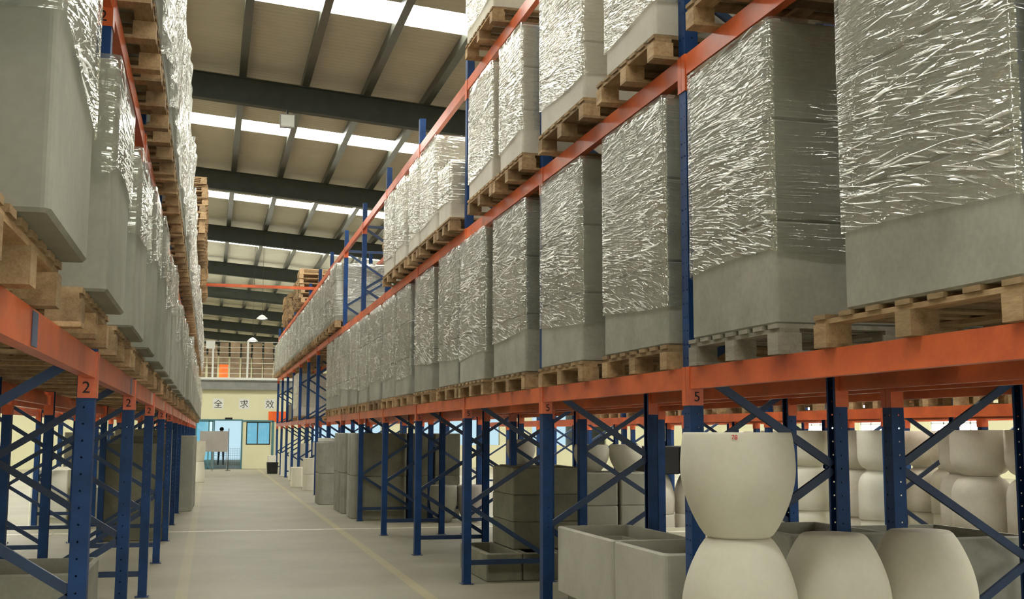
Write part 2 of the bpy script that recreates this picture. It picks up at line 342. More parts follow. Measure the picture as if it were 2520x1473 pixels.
# ------------------------------------------------------------------ pallets
def pallet_parts(L, D=1.2):
    p = {}
    m = MB(); nb = 7
    for i in range(nb):
        y = -L / 2 + (L - .095) * i / (nb - 1); m.box(-D / 2, D / 2, y, y + .095, .118, .138)
    p['deck'] = m.mesh('deck')
    p['stringer'] = MB().box(-.05, .05, -L / 2, L / 2, .098, .118).mesh('stringer')
    p['block'] = MB().box(-.06, .06, -.05, .05, .018, .098).mesh('block')
    p['bottom_board'] = MB().box(-D / 2, D / 2, -.05, .05, 0, .018).mesh('bottom_board')
    w = MB()
    for q in ('deck',): w.v += [tuple(v.co) for v in p[q].vertices]; w.f += [tuple(f.vertices) for f in p[q].polygons]; w.sm += [False] * len(p[q].polygons)
    for x in (-D / 2 + .06, 0, D / 2 - .06):
        w.box(x - .05, x + .05, -L / 2, L / 2, .098, .118)
        for y in (-L / 2 + .05, 0, L / 2 - .05): w.box(x - .06, x + .06, y - .05, y + .05, .018, .098)
    for y in (-L / 2 + .05, 0, L / 2 - .05): w.box(-D / 2, D / 2, y - .05, y + .05, 0, .018)
    p['whole'] = w.mesh('pallet'); p['L'] = L; p['D'] = D; return p
PAL = {}
def pallet(x, y, z, L, label, group, detail=True, D=1.2, mat='wood', rz=0):
    key = (L, D)
    if key not in PAL: PAL[key] = pallet_parts(L, D)
    P = PAL[key]
    if not detail: return tag(obj2('pallet', P['whole'], mat, None, (x, y, z), rz), label, 'pallet', group)
    t = thing('pallet', label, 'pallet', (x, y, z), group, rz)
    obj2('deck', P['deck'], mat, t)
    for dx in (-D / 2 + .06, 0, D / 2 - .06):
        obj2('stringer', P['stringer'], mat, t, (dx, 0, 0))
        for dy in (-L / 2 + .05, 0, L / 2 - .05): obj2('block', P['block'], mat, t, (dx, dy, 0))
    for dy in (-L / 2 + .05, 0, L / 2 - .05): obj2('bottom_board', P['bottom_board'], mat, t, (0, dy, 0))
    return t
# ------------------------------------------------------------------ planters and film
BOXM = {}
def planter(w, d, h, r=.012, wall=.03, taper=0.):
    key = (round(w, 3), round(d, 3), round(h, 3), r, taper)
    if key not in BOXM:
        b = .010; t = taper
        L = [rect_loop(w - 2 * b - t, d - 2 * b - t, r, 0), rect_loop(w - t, d - t, r + b, b), rect_loop(w, d, r + b, h - b), rect_loop(w - 2 * b, d - 2 * b, r, h),
             rect_loop(w - 2 * wall, d - 2 * wall, max(r - .004, .006), h), rect_loop(w - 2 * wall - t * .8, d - 2 * wall - t * .8, max(r - .004, .006), .05)]
        BOXM[key] = MB().loops(L).mesh('planter')
    return BOXM[key]
def film_mesh(w, d, z0, z1, seed, slant=.12, amp=.006, seg=.06, over=.05, bulge=0.):
    r = random.Random(seed); k = 3; gap = .010
    base = rect_loop(w + 2 * gap, d + 2 * gap, .02, 0, k)
    per = []
    n = len(base)
    for i in range(n):
        a, b = Vector(base[i]), Vector(base[(i + 1) % n]); s = max(1, int((b - a).length / seg))
        for j in range(s): per.append(a.lerp(b, j / s))
    N = len(per); rows = max(4, int((z1 - z0) / seg)); ph = r.uniform(0, 6.28); loops = []
    ph2 = [r.uniform(0, 6.28) for _ in range(6)]
    for j in range(rows + 1):
        L = []
        for i, p_ in enumerate(per):
            u = i / N; lo = z0 + slant * (.5 + .5 * math.sin(2 * math.pi * u * 2 + ph))
            z = lo + (z1 + gap - lo) * j / rows
            nx, ny = p_.x / (w / 2), p_.y / (d / 2)
            if abs(nx) > abs(ny): nx, ny = (1 if nx > 0 else -1), 0
            else: nx, ny = 0, (1 if ny > 0 else -1)
            s = .35 * math.sin(9 * p_.y + 7 * p_.x - 6 * z + ph2[0]) * math.sin(5 * z + 4 * p_.y + ph2[1]) + .25 * math.sin(23 * p_.y + 19 * p_.x + 17 * z + ph2[2])
            dd = amp * (1 + s * .8) + bulge * (.5 + .5 * math.sin(4.5 * z + ph2[3] + 3 * u)) * abs(math.sin(5 * p_.y + 4 * p_.x + ph2[4]))
            L.append((p_.x + nx * dd, p_.y + ny * dd, z))
        loops.append(L)
    top = [(p_.x * (1 - over * 2 / w), p_.y * (1 - over * 2 / d), z1 + gap + .004) for p_ in per]; loops.append(top)
    return MB().loops(loops, False, False, True)
# ------------------------------------------------------------------ racking
POSTM = {}
def post_mesh(h):
    if h not in POSTM:
        m = MB(); t = .003
        m.box(0, t, -.045, .045, .006, h)
        for s in (-1, 1):
            y0, y1 = sorted((s * .045, s * (.045 - t))); m.box(t, .075, y0, y1, .006, h)
            y0, y1 = sorted((s * .045, s * .028)); m.box(.075, .075 + t, y0, y1, .006, h)
        POSTM[h] = m.mesh('post')
    return POSTM[h]
FD = .95
foot_m = MB().box(-.02, .10, -.075, .075, 0, .006).box(.09, .10, .055, .075, .006, .02).box(.0, .02, -.07, -.055, .006, .02).mesh('foot_plate')
tie_m = MB().box(.05, FD - .05, -.018, .018, -.025, .025).mesh('cross_tie')
DZ = .54
brace_up = MB().bar((.05, 0, 0), (FD - .05, 0, DZ), .045, .024, (0, 1, 0)).mesh('brace')
brace_dn = MB().bar((FD - .05, 0, 0), (.05, 0, DZ), .045, .024, (0, 1, 0)).mesh('brace')
FRN = 0
def frame(x, y, h, label, group, mirror=False):
    t = thing('rack_frame', label, 'rack frame', (x + FD, y, 0) if mirror else (x, y, 0), group, math.pi if mirror else 0)
    pm = post_mesh(h)
    obj2('post', pm, 'post_paint', t); o = obj2('post', pm, 'post_paint', t, (FD, 0, 0), math.pi)
    obj2('foot_plate', foot_m, 'blue_brace', t); obj2('foot_plate', foot_m, 'blue_brace', t, (FD, 0, 0), math.pi)
    obj2('cross_tie', tie_m, 'blue_brace', t, (0, 0, .21))
    z = .24; k = 0
    while z + DZ < h - .1:
        obj2('brace', brace_dn if k % 2 == 0 else brace_up, 'blue_brace', t, (0, .012, z)); z += DZ; k += 1
    obj2('cross_tie', tie_m, 'blue_brace', t, (0, 0, z + .03))
    return t
PITCH = 2.85
BL = PITCH - .09
beam_m = MB().loops([[(.0, y, .024), (.05, y, .024), (.05, y, .112), (.026, y, .112), (.026, y, .14), (.0, y, .14)] for y in (-BL / 2, BL / 2)]).mesh('beam')
conn = {}
for s in (-1, 1):
    m = MB(); y0, y1 = sorted((s * (BL / 2), s * (BL / 2 + .043)))
    m.box(-.006, -.001, y0, y1, -.065, .145)
    y0, y1 = sorted((s * (BL / 2 - .006), s * (BL / 2 - .001))); m.box(-.006, .075, y0, y1, -.065, .145)
    conn[s] = m.mesh('connector')
def beam(x, y, ztop, side, label, group):
    """side=+1: rack lies towards +X of this beam"""
    t = thing('load_beam', label, 'rack beam', (x, y, ztop - .14), group, 0 if side > 0 else math.pi)
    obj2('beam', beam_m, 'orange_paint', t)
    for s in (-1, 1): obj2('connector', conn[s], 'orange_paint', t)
    return t
def text_mesh(ch, size, depth=.001):
    cu = bpy.data.curves.new('txt', 'FONT'); cu.body = ch; cu.size = size; cu.extrude = depth; cu.align_x = 'CENTER'; cu.align_y = 'CENTER'
    o = bpy.data.objects.new('txt', cu); C.objects.link(o); bpy.context.view_layer.update()
    m = bpy.data.meshes.new_from_object(o.evaluated_get(bpy.context.evaluated_depsgraph_get()))
    bpy.data.objects.remove(o); m.materials.clear(); return m
R0, L0 = 5.83, 5.60
Z1, Z2, Z3 = 1.86, 3.61, 5.20
XR1, XR2, XL1, XL2 = 2.51, 3.74, -.51, -1.74
def rows(tagname, xfront, sgn, y0, ks, h, levels, passage=(), mirror=None):
    """sgn=+1: front post at xfront, rack goes to +X ; -1 the mirror"""
    xl = xfront if sgn > 0 else xfront - FD
    for i, k in enumerate(ks):
        frame(xl, y0 + PITCH * k, h, 'blue perforated upright frame of the %s, %s along from the camera' % (tagname, nth(i)), 'upright frames of the ' + tagname, sgn < 0 if mirror is None else mirror)
    out = []
    for lname, ztop, kk in levels:
        for i, k in enumerate(kk):
            if (k in passage) and ztop < 2: continue
            yc = y0 + PITCH * (k + .5)
            for fb, xx, sd in (('aisle side', xl, 1), ('far side', xl + FD, -1)) if sgn > 0 else (('aisle side', xl + FD, -1), ('far side', xl, 1)):
                b = beam(xx, yc, ztop, sd, 'orange %s level beam, %s of the %s, %s bay from camera' % (lname, fb, tagname, nth(i)), '%s level beams of the %s' % (lname, tagname))
                out.append((b, k, ztop, fb))
    return out
bR = rows('right aisle rack', XR1, 1, R0, list(range(-1, 15)), 5.55, [('low', Z1, range(-2, 14)), ('middle', Z2, range(-1, 14)), ('top', Z3, range(0, 14))], passage=(7,))
rows('rear right rack', XR2, 1, R0, list(range(-1, 11)), 5.55, [('low', Z1, range(-1, 10)), ('middle', Z2, range(4, 9)), ('top', Z3, range(5, 10))], passage=(7,), mirror=True)
bL = rows('left aisle rack', XL1, -1, L0, list(range(0, 15)), 5.55, [('low', Z1, range(-1, 14)), ('middle', Z2, range(-1, 14)), ('top', Z3, range(5, 12))])
frame(XL1 - FD, 2.40, 5.55, 'blue perforated upright frame of the left aisle rack, beside the camera', 'upright frames of the left aisle rack', True)
rows('rear left rack', XL2, -1, L0, list(range(0, 8)), 3.9, [('low', Z1, range(0, 7))], mirror=False)
rows('third rack', 7.35, 1, R0, list(range(0, 10)), 3.9, [('low', 1.80, range(0, 9))])
rows('fourth rack', 8.60, 1, R0, list(range(0, 9)), 3.9, [('low', 1.80, range(0, 8))], mirror=True)
# inked marks on the connector plates
mk = {c: text_mesh(c, .075) for c in '25'}
for b, k, z, fb in bR + bL:
    if fb != 'aisle side' or k > 3: continue
    rightrack = b.location.x > 0
    if not rightrack and k < -1: continue
    # mark on the plate face that looks towards the camera (-Y side of the post = far end plate of the nearer beam)
    o = obj2('inked_number', mk['5' if rightrack else '2'], 'ink', b)
    o.rotation_euler = (math.pi / 2, 0, 0 if rightrack else math.pi)
    if rightrack: o.location = (.038, BL / 2 - .0078, -.02); o.rotation_euler = (math.pi / 2, 0, 0)
    else: o.location = (.038, -BL / 2 + .0078, -.02); o.rotation_euler = (math.pi / 2, 0, math.pi)
# pale and blue stickers on the left low beam
for b, k, z, fb in bL:
    if fb == 'aisle side' and z < 2 and k in (-1, 0, 1, 2, 3):
        y = {-1: .55, 0: -.95}.get(k, -.9)
        o = obj2('sticker', MB().box(-.0035, -.001, y - .05, y + .05, .030, .132).mesh('sticker'), 'blue_label' if k < 1 else 'white_paint', b)
# transverse tie across the aisle
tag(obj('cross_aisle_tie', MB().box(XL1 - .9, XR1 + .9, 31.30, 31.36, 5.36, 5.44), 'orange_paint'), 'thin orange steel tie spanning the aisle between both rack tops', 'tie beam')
# ------------------------------------------------------------------ loads on the racks
fseed = 0
def load(side, shelf, idx, x0, x1, y0, y1, z, tiers, mat, wrapped=True, pal=True, film_lo=.22, detail=True, rackname=None, fmat='stretch_film', bulge=0., palL=None, pmat='wood', kind='planter', dy=.0, taper=0, rad=.012):
    """a pallet, the planters stacked on it and the film round them. z = beam top"""
    global fseed
    fseed += 1
    w, d = x1 - x0, y1 - y0; cx_, cy_ = (x0 + x1) / 2, (y0 + y1) / 2
    where = '%s shelf of %s' % (shelf, rackname)
    zz = z + .001
    if pal:
        L = palL or (1.1 if d > .98 else 1.0); L = max(L, round(d + .04, 2))
        px_ = x0 + .6 - .01 if side > 0 else x1 - .6 - (.07 if shelf == 'low' else 0)
        base = R0 if side > 0 or rackname == RN else L0
        kb = math.floor((cy_ - base) / PITCH); lo, hi_ = base + PITCH * kb + .05 + L / 2, base + PITCH * (kb + 1) - .05 - L / 2
        pc = cy_ + dy
        if not (side < 0 and y0 < 5.5): pc = min(max(pc, lo), hi_)
        pallet(px_, pc, zz, L, '%s pallet under the %s load, %s' % ('greyed wooden' if pmat == 'wood_grey' else 'pale wooden', nth(idx), where), 'pallets on the ' + where, detail, mat=pmat)
        zz += .139
    z0 = zz; nt = len(tiers)
    names = {1: ['tall'], 2: ['lower', 'upper'], 3: ['bottom', 'middle', 'top'], 4: ['bottom', 'second', 'third', 'top'], 5: ['bottom', 'second', 'middle', 'fourth', 'top']}[nt]
    for nm, h in zip(names, tiers):
        o = obj2('planter', planter(w, d, h, taper=taper, r=rad), mat, None, (cx_ + rng.uniform(-.003, .003), cy_ + rng.uniform(-.003, .003), zz))
        adj = {'concrete': 'grey concrete', 'concrete_dark': 'dark grey concrete', 'concrete_light': 'pale grey smooth', 'limestone': 'light stone-coloured'}[mat]
        tag(o, '%s %s planter, %s stack, %s' % (nm, adj, nth(idx), where), 'planter', 'planters on the ' + where)
        zz += h + .003
    if wrapped:
        zf = film_lo if isinstance(film_lo, (int, float)) else .2
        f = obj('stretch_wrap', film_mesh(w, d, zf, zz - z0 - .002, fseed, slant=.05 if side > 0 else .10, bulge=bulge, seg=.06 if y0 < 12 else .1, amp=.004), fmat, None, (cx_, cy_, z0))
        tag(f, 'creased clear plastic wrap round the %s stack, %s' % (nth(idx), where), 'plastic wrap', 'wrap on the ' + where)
    return zz
RN, LN = 'right aisle rack', 'left aisle rack'
T3 = (.476, .476, .476)
# right rack, low shelf
r1 = [(3.07, 4.13, T3, 'concrete'), (4.72, 5.66, T3, 'concrete'), (6.02, 7.08, T3, 'concrete'), (7.55, 8.57, T3, 'concrete'), (9.04, 10.13, T3, 'concrete'),
      (10.40, 11.46, T3, 'concrete'), (11.60, 12.60, T3, 'concrete'), (13.12, 14.30, T3, 'concrete'), (14.75, 15.80, T3, 'concrete'), (16.0, 17.12, T3, 'concrete'), (17.40, 18.56, T3, 'concrete'),
      (18.9, 19.95, T3, 'concrete'), (20.2, 21.25, T3, 'concrete'), (21.7, 22.8, T3, 'concrete'), (23.1, 24.2, T3, 'concrete'), (24.6, 25.66, T3, 'concrete')]
for i, (a, b, t, m) in enumerate(r1):
    xs = 2.475 if i not in (5, 6) else 2.45
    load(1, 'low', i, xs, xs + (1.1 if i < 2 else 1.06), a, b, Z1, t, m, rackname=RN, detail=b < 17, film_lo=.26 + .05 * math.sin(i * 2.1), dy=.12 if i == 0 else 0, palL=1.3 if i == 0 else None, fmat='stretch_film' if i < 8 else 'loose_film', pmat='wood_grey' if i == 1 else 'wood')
load(1, 'low', 16, 2.5, 3.5, 34.5, 36.4, Z1, (.65, .60), 'limestone', rackname=RN, detail=False)
for j in range(4):
    load(1, 'low', 17 + j, 2.7, 3.4, R0 + PITCH * (11 + j // 2) + .2 + 1.35 * (j % 2), R0 + PITCH * (11 + j // 2) + 1.3 + 1.35 * (j % 2), Z1, (.5,), 'concrete_dark', rackname=RN, detail=False, wrapped=False)
# right rack, middle shelf
T2 = (.36, .36, .36)
r2 = [(3.05, 4.1, (.40,) * 3, 'limestone'), (4.45, 5.4, (.40,) * 3, 'limestone'), (5.9, 6.72, (.40,) * 3, 'limestone'), (7.18, 8.22, (.40,) * 3, 'limestone'), (8.77, 9.5, T2, 'limestone'), (9.78, 10.74, T2, 'limestone'),
      (11.66, 12.28, (.3, .31), 'limestone'), (12.45, 13.42, T2, 'limestone'), (13.60, 14.24, T2, 'limestone'), (14.55, 15.35, T2, 'limestone'), (15.55, 16.4, T2, 'limestone')]
for i, (a, b, t, m) in enumerate(r2):
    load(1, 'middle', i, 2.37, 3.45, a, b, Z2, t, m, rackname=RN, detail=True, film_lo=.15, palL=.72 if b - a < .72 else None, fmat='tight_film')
r2b = [(R0 + PITCH * k + a, R0 + PITCH * k + b) for k in range(6, 14) for a, b in ((.2, 1.38), (1.5, 2.7))]
for i, (a, b) in enumerate(r2b):
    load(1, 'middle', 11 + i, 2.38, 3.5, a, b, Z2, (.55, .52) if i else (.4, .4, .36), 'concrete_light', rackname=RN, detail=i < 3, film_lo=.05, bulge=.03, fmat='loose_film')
# right rack, top shelf
load(1, 'top', 0, 2.36, 3.4, 7.5, 8.6, Z3, (.4, .4, .4), 'limestone', rackname=RN, film_lo=.1, fmat='tight_film')
load(1, 'top', 1, 2.36, 3.4, 9.75, 10.85, Z3, (.4, .4, .4), 'limestone', rackname=RN, film_lo=.1, fmat='tight_film')
# stacks of empty pallets
def pallet_stack(x, y, z, n_, where, grp, L=1.1, off=.03):
    for k in range(n_):
        lv = nth(k) + ' from the bottom'
        pallet(x + rng.uniform(-off, off), y + rng.uniform(-off, off), z + .001 + k * .139, L, 'empty wooden pallet, %s, stack %s' % (lv, where), grp, False, rz=rng.uniform(-.02, .02))
g = 'empty pallets on the right rack top'
pallet_stack(2.98, 33.6, Z3, 7, 'nearest the camera on right rack top', g)
pallet_stack(2.98, 35.3, Z3, 6, 'second along on right rack top', g)
pallet_stack(2.98, 38.4, Z3, 6, 'third along on right rack top', g)
pallet_stack(2.98, 40.75, Z3, 7, 'fourth along on right rack top', g)
g = 'empty pallets on the rear right rack'
for j, yy in enumerate((21.6, 23.6, 24.85)):
    pallet_stack(4.25, yy, Z3, (7, 9, 8)[j], '%s along behind the right aisle rack' % nth(j), g)
g = 'empty pallets on the left rack top'
for j, (yy, nn) in enumerate(((23.35, 9), (24.75, 10), (26.2, 9), (30.4, 8), (32.1, 9), (33.3, 8))):
    pallet_stack(-.80, yy, Z3, nn, '%s along on left rack top' % nth(j), g)
# left rack, low shelf
l1 = [(2.77, 3.6, 1.45), (4.31, 5.17, .86), (5.76, 6.73, .87), (7.23, 8.05, .98)] + [(L0 + PITCH * k + a, L0 + PITCH * k + b, h) for k in range(1, 14) for a, b, h in ((.2, 1.15, 1.02 + .04 * (k % 3)), (1.6, 2.5, .92 + .07 * (k % 2)))]
for i, (a, b, h) in enumerate(l1):
    x1 = -.37 + (.05 if i > 10 else 0)
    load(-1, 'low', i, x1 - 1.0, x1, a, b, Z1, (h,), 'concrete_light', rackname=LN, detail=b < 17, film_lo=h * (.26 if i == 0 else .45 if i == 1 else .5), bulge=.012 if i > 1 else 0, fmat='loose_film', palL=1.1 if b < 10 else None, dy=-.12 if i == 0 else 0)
for i, (a, b) in enumerate(((.2, 1.05), (1.2, 2.0))):
    load(-1, 'low', 40 + i, -1.37, -.37, a, b, Z1, (1.3,), 'concrete_light', rackname=LN, detail=False, wrapped=False)  # out-of-view loads, added to shade the near face of the first stack
# left rack, middle shelf: bulging bagged loads
l2 = [(L0 + PITCH * k + a, L0 + PITCH * k + b, hs[q]) for k, hs in zip(range(-1, 14), ((1.5, 1.5), (1.5, 1.45), (1.4, 1.35), (1.62, 1.7), (1.35, 1.68), (1.3, 1.35), (1.3, 1.2)) + ((1.2, 1.15),) * 8) for q, (a, b) in enumerate(((.18, 1.33), (1.50, 2.68)))]
for i, (a, b, h) in enumerate(l2):
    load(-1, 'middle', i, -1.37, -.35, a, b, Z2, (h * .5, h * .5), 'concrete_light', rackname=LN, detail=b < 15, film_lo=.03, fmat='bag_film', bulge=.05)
# stock on the rear racks, mostly hidden behind the aisle racks
R2N = 'rear right rack'
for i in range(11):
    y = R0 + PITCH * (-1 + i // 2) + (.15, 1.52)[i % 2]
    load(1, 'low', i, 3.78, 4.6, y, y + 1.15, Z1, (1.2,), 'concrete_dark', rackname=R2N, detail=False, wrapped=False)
for rn, xx in (('third rack', 7.32), ):
    for i in range(12):
        y = R0 + PITCH * (i // 2) + (.15, 1.52)[i % 2]
        load(1, 'low', i, xx + .05, xx + .95, y, y + 1.1, 1.80, (.4,), 'limestone', rackname=rn, detail=False, wrapped=False)
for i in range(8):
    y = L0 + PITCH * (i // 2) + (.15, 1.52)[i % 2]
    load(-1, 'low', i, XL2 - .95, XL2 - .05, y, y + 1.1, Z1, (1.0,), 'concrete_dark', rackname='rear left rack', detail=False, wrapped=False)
# ------------------------------------------------------------------ stock standing on the floor
def pot_profile(R, h, neck, wall=.022):
    """tulip pot: rim radius, bulge, narrow base"""
    o = [(neck * .55, 0), (neck * .9, 0), (neck, .012)]
    for i in range(1, 15):
        t = i / 14; o.append((neck + (R - neck) * math.sin(math.pi / 2 * min(1, t * 1.45)) ** .85 - (R * .055) * max(0, (t - .62) / .38) ** 2, .012 + (h - .02) * t))
    r = o[-1][0]; o += [(r - .004, h), (r - wall, h), (r - wall - .005, h - .04)] + [((r - wall) * (1 - .35 * k / 6) - (.0), h - .04 - (h - .09) * k / 6) for k in range(1, 7)] + [(0.001, .05)]
    return o
def pot(x, y, z, R, h, neck, mat, label, group=None, inv=False, name='round_planter'):
    m = MB().lathe([(0.001, 0)] + pot_profile(R, h, neck), 48)
    if inv: m.v = [(a, b, h - c) for a, b, c in m.v]; m.f = [f[::-1] for f in m.f]
    return tag(obj(name, m, mat, None, (x, y, z)), label, 'planter', group)
G = 'cream egg-shaped planters at the front'
EGG = ((2.50, 5.20), (3.06, 5.29), (3.62, 5.38))
for j, (px_, py) in enumerate(EGG):
    w = ('beside the blue post', 'in the middle of the row', 'farthest into the rack')[j]
    pot(px_, py, 0, .272, .502, .175, 'cream', 'upright cream egg-shaped planter on the floor %s' % w, G)
    pot(px_, py, .504, .278, .502, .165, 'cream', 'cream egg-shaped planter turned upside down, %s' % w, G, inv=True)
o = pot(EGG[0][0], EGG[0][1], 1.008, .278, .502, .165, 'cream', 'cream egg-shaped planter standing open side up on top of an upturned one', G)
mkr = text_mesh('78', .03); m2 = obj2('inked_number', mkr, 'marker_red', o); m2.rotation_euler = (math.pi / 2, 0, math.radians(-28)); m2.location = (-.128, -.2405, .478)
def boxp(name, x0, x1, y0, y1, z, h, mat, label, group=None, wall=.03, taper=0., r=.012):
    return tag(obj2(name, planter(x1 - x0, y1 - y0, h, wall=wall, taper=taper, r=r), mat, None, ((x0 + x1) / 2, (y0 + y1) / 2, z)), label, 'planter', group)
# two grey troughs raised on low planters beside the third post
for j, (a, b) in enumerate(((6.43, 7.31), (7.33, 8.60))):
    n_ = ('shorter', 'longer')[j]
    boxp('low_planter', 2.68, 3.16, a + .04, b - .04, 0, .305, 'concrete', 'low grey planter underneath the %s grey trough' % n_, 'low planters under the troughs')
    boxp('trough_planter', 2.61, 3.21, a, b, .308, .49, 'concrete_pale', '%s grey open concrete trough planter beside the %s' % (n_, 'cream upturned planters' if j == 0 else 'blue post'), 'grey troughs on the floor', wall=.03, r=.03)
    boxp('inner_planter', 2.69, 3.13, a + .08, b - .08, .36, .36, 'concrete_pale', 'smaller grey planter nested inside the %s trough' % n_, 'nested planters', wall=.035)
# grey open box planters behind the egg planters
boxp('box_planter', 3.25, 3.90, 6.1, 6.95, 0, .93, 'concrete', 'wide dark-rimmed grey box planter directly behind the upturned cream planters', 'grey box planters')
boxp('box_planter', 3.95, 4.80, 6.0, 6.95, 0, .90, 'concrete', 'big grey box planter near the outer blue post behind cream planters', 'grey box planters')
# dark cube planters stacked three high on low ones
for c in range(2):
    for k in range(3):
        boxp('cube_planter', 3.14 + c * .42, 3.54 + c * .42, 11.93, 12.86, .285 + k * .285, .283, 'concrete_dark', 'dark grey cube planter, %s tier, %s stack by the low open box' % (('bottom', 'middle', 'top')[k], ('outer', 'inner')[c]), 'dark cube planters')
for c in range(3):
    boxp('low_planter', 2.78 + c * .385, 3.16 + c * .385, 11.62, 12.9, 0, .28, 'concrete_dark', 'low dark grey box planter on the floor, %s of the three from the aisle' % nth(c), 'low dark planters', wall=.05)
# tapered pots
pot(3.92, 19.6, 0, .24, .62, .13, 'concrete_light', 'pale grey tapered round pot on the floor before the dark slabs, nearer the aisle', 'tapered pots')
pot(4.40, 19.6, 0, .24, .62, .13, 'board_grey', 'brownish tapered round pot on the floor before the dark slabs, farther in', 'tapered pots')
# tall dark fluted planters two high
sl = [(20.17, 20.57), (20.6, 21.0), (21.04, 21.44), (21.9, 22.3), (22.42, 22.84), (23.02, 23.4)]
for j, (a, b) in enumerate(sl):
    x0 = 2.58 if j < 1 else (2.47 if j < 3 else 2.44)
    for t in range(2):
        boxp('tall_planter', x0, 3.38, a, b, t * .752, .75, 'concrete_dark' if j == 0 else 'concrete', 'tall rough grey planter, %s tier, %s of the row beside the aisle' % (('lower', 'upper')[t], nth(j)), 'tall planters beside the aisle', r=.06)
for j, (a, b) in enumerate(((3.42, 3.86), (3.9, 4.36))):
    for q in range(2):
        for t in range(2):
            boxp('tall_planter', a, b, 20.3 + q * .9, 21.1 + q * .9, t * .752, .75, 'concrete_dark', 'tall dark planter, %s tier, %s column, %s row behind the round pots' % (('lower', 'upper')[t], nth(j), nth(q)), 'tall dark planters')
for t in range(2):
    boxp('rounded_planter', 2.27, 2.66, 24.75, 25.70, t * .655, .65, 'concrete', '%s of two rounded grey planters standing at the rack passage' % ('lower', 'upper')[t], 'rounded planters at the passage', r=.12)
boxp('rounded_planter', 2.30, 2.64, 24.9, 25.6, 1.312, .08, 'white_pot', 'shallow white dish on top of the rounded grey planters', 'rounded planters at the passage', r=.1)
for j, (x0, y0_, h, m) in enumerate(((2.24, 32.9, .55, 'cream'), (2.42, 30.8, .42, 'cream'), (2.42, 30.8, .42, 'cream'), (2.75, 31.8, 1.25, 'limestone'), (2.55, 34.5, 1.2, 'cream'), (2.9, 33, 1.1, 'white_pot'), (2.5, 37.6, .9, 'white_pot'), (2.45, 41.0, .8, 'white_pot'))):
    z = .424 if j == 2 else 0
    boxp('cylinder_planter', x0, x0 + .38, y0_, y0_ + .38, z, h, m, 'cream round-cornered planter beyond the rack passage, %s counting from the nearest' % nth(j), 'cream planters beyond the passage', r=.15)
tag(obj('rubbish_bin', MB().loops([rect_loop(.36, .36, .03, 0), rect_loop(.42, .42, .03, .42), rect_loop(.36, .36, .03, .42), rect_loop(.32, .32, .03, .04)]), 'black_plastic', None, (2.30, 43.8, 0)), 'small black open bin on the floor by the cream back wall', 'bin')
boxp('cube_planter', 2.15, 2.45, 44.2, 44.5, 0, .66, 'cream', 'cream square planter standing just behind the small black bin')
# bottle-shaped columns of pale pots under the third rack
def capsule(x, y, z, R, h, neck, mat, label, group, inv=False):
    p = [(.001, 0), (neck * .98, 0), (neck, .01)] + [(neck + (R - neck) * math.sin(math.pi / 2 * k / 8), .02 + h * .34 * (1 - math.cos(math.pi / 2 * k / 8))) for k in range(1, 9)] + [(R, h * .7), (R, h - .005), (R - .005, h), (R - .025, h), (R - .03, h * .4), (.001, .06)]
    m = MB().lathe(p, 36)
    if inv: m.v = [(a, b, h - c) for a, b, c in m.v]; m.f = [f[::-1] for f in m.f]
    return tag(obj('round_planter', m, mat, None, (x, y, z)), label, 'planter', group)
def bottle(x, y, R, mat, label):
    G2 = 'pale round pots stacked under the third rack'
    capsule(x, y, 0, R * .92, .52, R * .8, mat, 'pale round pot at the bottom of %s' % label, G2)
    capsule(x, y, .522, R, .56, R * .62, mat, 'pale upturned round pot midway up %s' % label, G2, inv=True)
    capsule(x, y, 1.084, R, .47, R * .60, mat, 'pale round pot at the top of %s' % label, G2)
for j, (y, dx, m) in enumerate(((14.75, .0, 'white_pot'), (13.85, -.05, 'white_pot'), (13.28, .25, 'white_pot'), (12.7, 0., 'limestone'), (12.1, -.1, 'white_pot'), (10.95, .2, 'limestone'), (10.4, .0, 'limestone'), (9.8, .2, 'limestone'), (9.2, .0, 'limestone'))):
    bottle(7.75 + dx, y, .26 if j < 6 else .30, m, 'the %s column from far end, third rack' % nth(j))
# cubes, pots and dark boxes under the rear right rack
for c, (x, y) in enumerate(((4.0, 12.1), (4.41, 12.1), (4.0, 13.0), (3.9, 14.9), (4.3, 14.9))):
    for k in range(3):
        boxp('cube_planter', x, x + .38, y, y + .7, k * .36, .358, 'concrete_pale' if c != 3 else 'concrete_dark', 'grey cube planter, %s tier, %s stack under the rear right rack' % (('bottom', 'middle', 'top')[k], nth(c)), 'cube planters under the rear right rack')
pot(4.19, 12.45, 1.082, .20, .30, .11, 'cream', 'small cream round pot on top of the grey cube planters', 'small pots on the cubes')
pot(4.60, 12.45, 1.082, .19, .30, .11, 'cream', 'second small cream round pot on the grey cubes, farther in', 'small pots on the cubes')
pot(4.12, 15.25, 1.082, .20, .34, .12, 'limestone', 'brownish round pot on the cube planters nearer the passage', 'small pots on the cubes')
for c in range(2):
    boxp('cube_planter', 5.3 + c * .5, 5.75 + c * .5, 13.6, 14.1, 1.0, .35, 'black_plastic', 'black box resting on the round pots in the second aisle, %s from the aisle rack' % nth(c), 'black boxes')
    pot(5.52 + c * .5, 13.85, .50, .24, .498, .15, 'limestone', 'upper beige round pot under the %s black box' % nth(c), 'round pots under the black boxes', inv=True)
    pot(5.52 + c * .5, 13.85, 0, .24, .498, .15, 'limestone', 'lower beige round pot under the %s black box' % nth(c), 'round pots under the black boxes')
boxp('box_planter', 5.0, 6.0, 12.2, 12.7, 0, .42, 'cream', 'low cream box planter on the floor of the second aisle', 'cream boxes')
for j, y in enumerate((12.2, 12.75, 13.3, 14.95, 15.6, 16.3, 18.0, 18.8)):
    bottle(9.07, y, .26, ('cream', 'white_pot', 'limestone')[j % 3], 'the %s column from camera, fourth rack' % nth(j))
